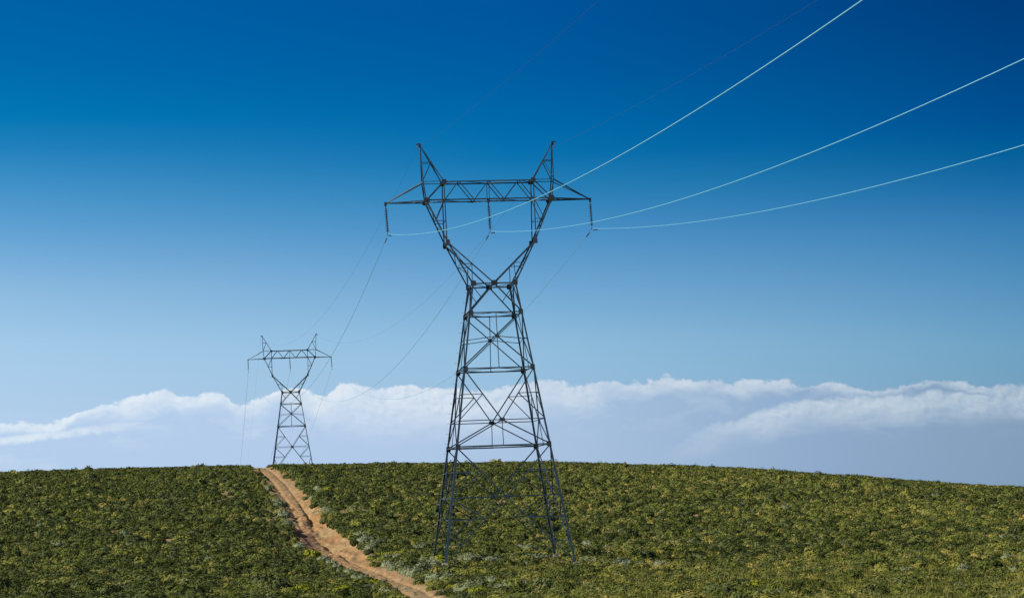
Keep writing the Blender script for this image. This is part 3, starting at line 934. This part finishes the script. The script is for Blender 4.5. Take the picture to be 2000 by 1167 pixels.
gs = np.clip((GX/np.maximum(GY, 1)+.12)*6, 0, 1); gl = np.clip((188-GY)/45, 0, 1)*gs
ge = edge_out(GX, GY)
gd = .5+.5*np.clip(gb-.4, 0, 1)*1.6+.35*gl
midg = np.abs(GX-(trL(GY)+trR(GY))/2) < .22
k = in_view(GX, GY, 8.) & (rng.random(GX.size) < gd) & ((ge > .1) | ((ge > -.6) & (rng.random(GX.size) < .35)) | (midg & (GY < 165) & (rng.random(GX.size) < .25)))
fpg = np.interp(GY, [262, 300, 345, 372], [-35.5, -41.5, -49.5, -53]); k &= ~((np.abs(GX-fpg) < .6) & (GY > 255))
GX, GY, gb, gs, gl, ge = [q[k] for q in (GX, GY, gb, gs, gl, ge)]
n = GX.size
straw = vnoise(GX*.11, GY*.07, 31)
gt = .36+.36*(straw-.5)+.10*gs+.08*gl*vnoise(GX*.2, GY*.13, 33)+rng.normal(0, .12, n)
gh = rng.uniform(.2, .42, n)*(1+.7*gl)
gh = np.where(ge < .4, gh*.5, gh)
gdist = np.hypot(GX, GY)
G1 = [tuft(11, .035) for _ in range(6)]; G2 = [tuft(7, .07) for _ in range(6)]; G3 = [tuft(5, .12) for _ in range(6)]
parts = []
for lo, hi, pr in ((0, 165, G1), (165, 235, G2), (235, 999, G3)):
    s = (gdist >= lo) & (gdist < hi)
    parts.append(replicate(pr, np.stack([GX[s], GY[s], height(GX[s], GY[s])-.03, gh[s], np.ones(s.sum()), rng.uniform(0, 6.28, s.sum()), np.clip(gt[s], 0, 1), rng.integers(0, 6, s.sum())], -1)))
v, f, t = merge(parts)
o = link_mesh('grass', np_mesh('grass', v, f, t), mat=M_GRASS)
tag(o, 'dry yellow green grass growing between the shrubs', 'grass', kind='stuff')
print('grass', n, 'tris', len(f))

# ------------------------------------------------------------------ sky and sun
SUN_EL, SUN_AZ = 34.0, -112.0
EXPO = .5
TOP1 = [(-15.44, 2.4), (-13.52, 2.54), (-12.22, 2.5), (-11.56, 2.72), (-10.9, 2.94), (-10.23, 3.02), (-9.57, 3.23), (-9.16, 3.33), (-8.9, 3.1), (-8.5, 3.12), (-7.7, 3.09), (-7.5, 2.89), (-7.03, 2.87), (-6.35, 3.1), (-5.94, 3.23), (-5.41, 2.98), (-5.11, 2.9), (-4.86, 3.07), (-4.45, 3.22), (-3.91, 3.17), (-2.95, 3.18), (-2.14, 3.08), (-1.05, 3.01), (.05, 3.08), (.74, 3.2), (1.28, 3.08), (1.69, 2.99), (2.65, 3.14), (2.92, 3.03), (3.19, 3.14), (3.53, 3.05), (4.01, 3.15), (4.34, 3.0), (5.36, 2.99), (6.71, 2.88), (7.51, 2.79), (8.38, 2.75), (9.38, 2.59), (10.04, 2.56), (10.57, 2.67), (11.36, 2.64), (12.01, 2.52), (13.31, 2.5), (15.23, 2.39)]
TOP2 = [(-15, 0), (3.0, .6), (3.93, 1.2), (4.8, 1.62), (5.4, 1.84), (5.99, 1.98), (6.67, 2.16), (7.49, 2.35), (8.29, 2.32), (9.36, 2.38), (10.16, 2.37), (11.35, 2.36), (12.0, 2.26), (12.78, 2.28), (13.3, 2.23), (15.21, 2.13)]
THICK1 = [(-15.4, .5), (-12, .42), (-10, .8), (-8.5, .95), (-7, .75), (-5.5, .9), (-4.5, 1.5), (-3, 1.85), (-1.5, 1.8), (0, 1.5), (1.5, 1.0), (3.5, .65), (6, .5), (9, .35), (12, .3), (15.2, .3)]

def srgb(c): return tuple(((x/255)/12.92 if x/255 <= .04045 else ((x/255+.055)/1.055)**2.4) for x in c)
# what the sky shows, by elevation, on the left, in the middle and on the right of the view
T_L = [(0, (184, 207, 237)), (1.5, (186, 208, 238)), (3, (176, 208, 238)), (4.52, (164, 204, 235)), (5.89, (141, 188, 226)), (7.53, (96, 162, 212)), (8.62, (66, 147, 201)), (9.58, (34, 130, 190)), (10.4, (2, 120, 182)), (11.76, (0, 107, 174)), (13.54, (0, 97, 167))]
T_M = [(0, (162, 188, 219)), (1.3, (165, 192, 222)), (2.5, (158, 196, 226)), (4.0, (150, 195, 228)), (5.37, (121, 175, 217)), (7.0, (80, 150, 203)), (8.1, (45, 135, 190)), (9.06, (10, 118, 180)), (9.88, (0, 109, 174)), (11.24, (0, 96, 165)), (13, (0, 87, 159))]
T_R = [(0, (130, 158, 184)), (1.2, (131, 161, 188)), (2.4, (118, 165, 197)), (3.48, (112, 166, 201)), (4.85, (89, 151, 196)), (6.5, (58, 131, 185)), (7.6, (26, 111, 171)), (8.54, (0, 96, 156)), (9.36, (0, 82, 150)), (10.7, (0, 73, 138)), (12.5, (0, 62, 126))]
NI_EL = [.3, 1, 2, 3, 4, 5, 6, 8, 10, 12, 13.5]
NI = {'L': [(0.4347, 0.4136, 0.3013), (0.4915, 0.4884, 0.3618), (0.496, 0.5377, 0.4337), (0.4641, 0.5445, 0.4856), (0.4228, 0.5292, 0.5187), (0.3835, 0.5044, 0.5351), (0.3478, 0.4758, 0.5402), (0.2903, 0.4197, 0.5286), (0.2478, 0.3715, 0.5036), (0.2156, 0.3312, 0.4742), (0.1964, 0.3059, 0.4522)] ,
      'M': [(0.473, 0.4529, 0.3321), (0.5374, 0.5366, 0.3992), (0.5425, 0.5903, 0.4772), (0.5068, 0.5969, 0.5335), (0.4613, 0.5791, 0.5683), (0.4167, 0.55, 0.5851), (0.3773, 0.5178, 0.5889), (0.3136, 0.4545, 0.5733), (0.2655, 0.3992, 0.5422), (0.2293, 0.3535, 0.5072), (0.2079, 0.3248, 0.4811)] ,
      'R': [(0.5261, 0.5059, 0.3725), (0.5998, 0.6005, 0.4478), (0.606, 0.661, 0.5353), (0.5661, 0.6682, 0.598), (0.5138, 0.6469, 0.6362), (0.4642, 0.6138, 0.6535), (0.4195, 0.5765, 0.6566), (0.3468, 0.5038, 0.6362), (0.2925, 0.4408, 0.5995), (0.2516, 0.3885, 0.5582), (0.227, 0.3554, 0.5272)] ,}

def build_world():
    w = bpy.data.worlds.new('World'); SC.world = w
    w.use_nodes = True
    nt = w.node_tree; nd = nt.nodes; lk = nt.links
    bg = nd['Background']; bg.inputs[1].default_value = .1
    sky = nd.new('ShaderNodeTexSky'); sky.sky_type = 'NISHITA'; sky.sun_disc = False
    sky.sun_elevation = R(SUN_EL); sky.sun_rotation = R(SUN_AZ)
    sky.air_density = 1; sky.dust_density = .6; sky.ozone_density = 1.5
    def val(x):
        n = nd.new('ShaderNodeValue'); n.outputs[0].default_value = x; return n.outputs[0]
    def M(op, *a, clamp=False):
        n = nd.new('ShaderNodeMath'); n.operation = op; n.use_clamp = clamp
        for i, x in enumerate(a):
            if isinstance(x, (int, float)): n.inputs[i].default_value = x
            else: lk.new(x, n.inputs[i])
        return n.outputs[0]
    def sstep(x, a, b):
        n = nd.new('ShaderNodeMapRange'); n.interpolation_type = 'SMOOTHSTEP'
        lk.new(x, n.inputs['Value'])
        for nm_, q in (('From Min', a), ('From Max', b)):
            if isinstance(q, (int, float)): n.inputs[nm_].default_value = q
            else: lk.new(q, n.inputs[nm_])
        n.inputs['To Min'].default_value = 0; n.inputs['To Max'].default_value = 1
        return n.outputs['Result']
    def mixc(f, a, b):
        n = nd.new('ShaderNodeMix'); n.data_type = 'RGBA'
        if isinstance(f, float): n.inputs[0].default_value = f
        else: lk.new(f, n.inputs[0])
        for i, q in ((6, a), (7, b)):
            if isinstance(q, tuple): n.inputs[i].default_value = (*q, 1)
            else: lk.new(q, n.inputs[i])
        return n.outputs[2]
    tc = nd.new('ShaderNodeTexCoord')
    sp = nd.new('ShaderNodeSeparateXYZ'); lk.new(tc.outputs['Generated'], sp.inputs[0])
    el = M('MULTIPLY', M('ARCSINE', sp.outputs['Z']), 180/math.pi)
    az = M('MULTIPLY', M('ARCTAN2', sp.outputs['X'], sp.outputs['Y']), 180/math.pi)
    # polarised sky: Nishita tinted by elevation, deeper away from the sun
    def tint_ramp(key, tgt):
        st = []
        for e, c in tgt:
            t = srgb(c); ni = [np.interp(e, NI_EL, [q[i] for q in NI[key]]) for i in range(3)]
            st.append((e/50, tuple(float(t[i]/ni[i])/4 for i in range(3))))
        hi = {'L': (.05, .5, .9), 'M': (.03, .4, .82), 'R': (.02, .3, .66)}[key]
        st.append((19/50, tuple(x/4 for x in hi)))
        st.append((30/50, (.45/4, .72/4, .95/4))); st.append((1, (.85/4, .95/4, 1/4)))
        n = ramp(nd, st); lk.new(M('DIVIDE', el, 50, clamp=True), n.inputs[0]); return n.outputs[0]
    rl, rm, rr = tint_ramp('L', T_L), tint_ramp('M', T_M), tint_ramp('R', T_R)
    f1 = M('DIVIDE', M('ADD', az, 13.4), 13.4, clamp=True); f2 = M('DIVIDE', az, 13.4, clamp=True)
    tint_ = mixc(f2, mixc(f1, rl, rm), rr)
    vm = nd.new('ShaderNodeMix'); vm.data_type = 'RGBA'; vm.blend_type = 'MULTIPLY'; vm.inputs[0].default_value = 1
    lk.new(sky.outputs[0], vm.inputs[6]); lk.new(tint_, vm.inputs[7])
    vs = nd.new('ShaderNodeVectorMath'); vs.operation = 'SCALE'; vs.inputs[3].default_value = 4/2**EXPO; lk.new(vm.outputs[2], vs.inputs[0])
    base = vs.outputs[0]
    # clouds live in (azimuth, elevation)
    def fcurve(pts):
        n = nd.new('ShaderNodeFloatCurve'); c = n.mapping.curves[0]
        n.mapping.use_clip = False
        for i, (a, e) in enumerate(pts):
            x, y = (a+16)/32, e/5
            if i == 0: c.points[0].location = (x, y)
            elif i == 1: c.points[1].location = (x, y)
            else: c.points.new(x, y)
        n.mapping.update()
        lk.new(M('DIVIDE', M('ADD', az, 16), 32, clamp=True), n.inputs['Value'])
        return M('MULTIPLY', n.outputs[0], 5)
    def noise(scale, detail, rough=.55, sy=1.0, seed=0., dx=0., dy=0., distort=0.):
        cb = nd.new('ShaderNodeCombineXYZ')
        lk.new(M('ADD', az, dx), cb.inputs[0]); lk.new(M('MULTIPLY', M('ADD', el, dy), sy), cb.inputs[1]); cb.inputs[2].default_value = seed
        n = nd.new('ShaderNodeTexNoise'); n.inputs['Scale'].default_value = scale; n.inputs['Detail'].default_value = detail
        n.inputs['Roughness'].default_value = rough; n.inputs['Distortion'].default_value = distort
        lk.new(cb.outputs[0], n.inputs['Vector']); return n.outputs[0]
    nA = noise(2.1, 8, .62, 1.25, 3.1, distort=.35)
    nB = noise(.55, 4, .5, 2.0, 9.4)
    nC = noise(3.5, 6, .6, 1.4, 5.7, distort=.4)
    def bumps(scale, sy, seed):
        cb = nd.new('ShaderNodeCombineXYZ')
        wob = M('MULTIPLY', M('SUBTRACT', nC, .5), .5)
        lk.new(M('ADD', az, wob), cb.inputs[0]); lk.new(M('ADD', M('MULTIPLY', el, sy), wob), cb.inputs[1]); cb.inputs[2].default_value = seed
        n = nd.new('ShaderNodeTexVoronoi'); n.feature = 'F1'; n.inputs['Scale'].default_value = scale
        lk.new(cb.outputs[0], n.inputs['Vector']); return M('SUBTRACT', .5, n.outputs['Distance'])
    bl = M('ADD', bumps(1.3, 1.3, 2.2), M('MULTIPLY', bumps(3.1, 1.3, 7.2), .45))
    nS = noise(2.1, 8, .62, 1.25, 3.1, dx=-.09, dy=.09, distort=.35)
    top1 = fcurve(TOP1); top2 = fcurve(TOP2); th1 = fcurve(THICK1)
    d1 = M('ADD', M('SUBTRACT', top1, el), M('ADD', M('MULTIPLY', M('SUBTRACT', nA, .54), .42), M('MULTIPLY', bl, .20)))
    d2 = M('ADD', M('SUBTRACT', top2, el), M('ADD', M('MULTIPLY', M('SUBTRACT', nA, .5), .35), M('MULTIPLY', bl, .12)))
    e1 = sstep(d1, 0., .10)
    dd1 = M('ADD', d1, M('MULTIPLY', M('SUBTRACT', nB, .5), 1.1))
    w1 = M('MULTIPLY', e1, M('SUBTRACT', 1, sstep(dd1, .06, th1)))
    e2 = M('MULTIPLY', sstep(d2, 0., .16), sstep(az, 3.2, 7.6))
    dd2 = M('ADD', d2, M('MULTIPLY', M('SUBTRACT', nB, .5), .9))
    w2 = M('MULTIPLY', e2, M('SUBTRACT', 1, sstep(dd2, .25, 1.0)))
    # thin streaks low on the left
    d3 = M('ABSOLUTE', M('SUBTRACT', M('ADD', M('MULTIPLY', az, .085), 3.16), M('ADD', el, M('MULTIPLY', M('SUBTRACT', nA, .5), .25))))
    w3 = M('MULTIPLY', M('MULTIPLY', M('SUBTRACT', 1, sstep(d3, .03, .16)), M('SUBTRACT', 1, sstep(az, -11.5, -9.2))), .75)
    # shading of the puffs from the sunward side
    sh = M('MULTIPLY', M('SUBTRACT', nA, nS), 1.5)
    den = M('MULTIPLY_ADD', M('SUBTRACT', nC, .5), .5, M('MULTIPLY_ADD', bl, .45, .80))
    W = M('MULTIPLY', M('MAXIMUM', M('MAXIMUM', w1, w2), w3), M('ADD', den, sh), clamp=True)
    # the grey-lavender body of the bank
    fl = M('DIVIDE', M('ADD', az, 13.4), 26.8, clamp=True)
    body = ramp(nd, [(0, srgb((180, 206, 236))), (.35, srgb((178, 203, 234))), (.55, srgb((168, 194, 224))), (.8, srgb((143, 170, 203))), (1, srgb((130, 158, 186)))])
    lk.new(fl, body.inputs[0])
    lit = ramp(nd, [(0, srgb((226, 238, 246))), (.4, srgb((222, 232, 242))), (.6, srgb((205, 219, 232))), (1, srgb((178, 197, 213)))])
    lk.new(fl, lit.inputs[0])
    def ten(c):
        v_ = nd.new('ShaderNodeVectorMath'); v_.operation = 'SCALE'; v_.inputs[3].default_value = 10/2**EXPO; lk.new(c, v_.inputs[0]); return v_.outputs[0]
    c1 = mixc(M('MULTIPLY', M('MAXIMUM', e1, e2), .88), base, ten(body.outputs[0]))
    nD = noise(.8, 6, .6, 2.6, 14.2, distort=.6)
    faint = M('MULTIPLY', M('MULTIPLY', sstep(nD, .46, .72), M('MAXIMUM', e1, e2)), M('MULTIPLY', M('SUBTRACT', 1, sstep(d1, .7, 1.7)), .28))
    c1 = mixc(faint, c1, ten(lit.outputs[0]))
    c2 = mixc(W, c1, ten(lit.outputs[0]))
    inside = M('MULTIPLY', sstep(az, -60., -40.), M('SUBTRACT', 1, sstep(az, 40., 60.)))
    lk.new(mixc(inside, base, c2), bg.inputs[0])
build_world()

sd = bpy.data.lights.new('sun', 'SUN'); so = bpy.data.objects.new('sun', sd); COL.objects.link(so)
sd.energy = 5.0; sd.angle = R(.53); sd.color = (1, .91, .76)
S = Vector((math.sin(R(SUN_AZ))*math.cos(R(SUN_EL)), math.cos(R(SUN_AZ))*math.cos(R(SUN_EL)), math.sin(R(SUN_EL))))
so.rotation_mode = 'QUATERNION'; so.rotation_quaternion = S.to_track_quat('Z', 'Y')
so.location = (-60, 100, 60)

SC.render.engine = 'CYCLES'
SC.view_settings.view_transform = 'Standard'
SC.view_settings.look = 'None'
SC.view_settings.exposure = EXPO
SC.view_settings.gamma = 1
SC.cycles.max_bounces = 5
SC.cycles.use_denoising = False
SC.render.film_transparent = False
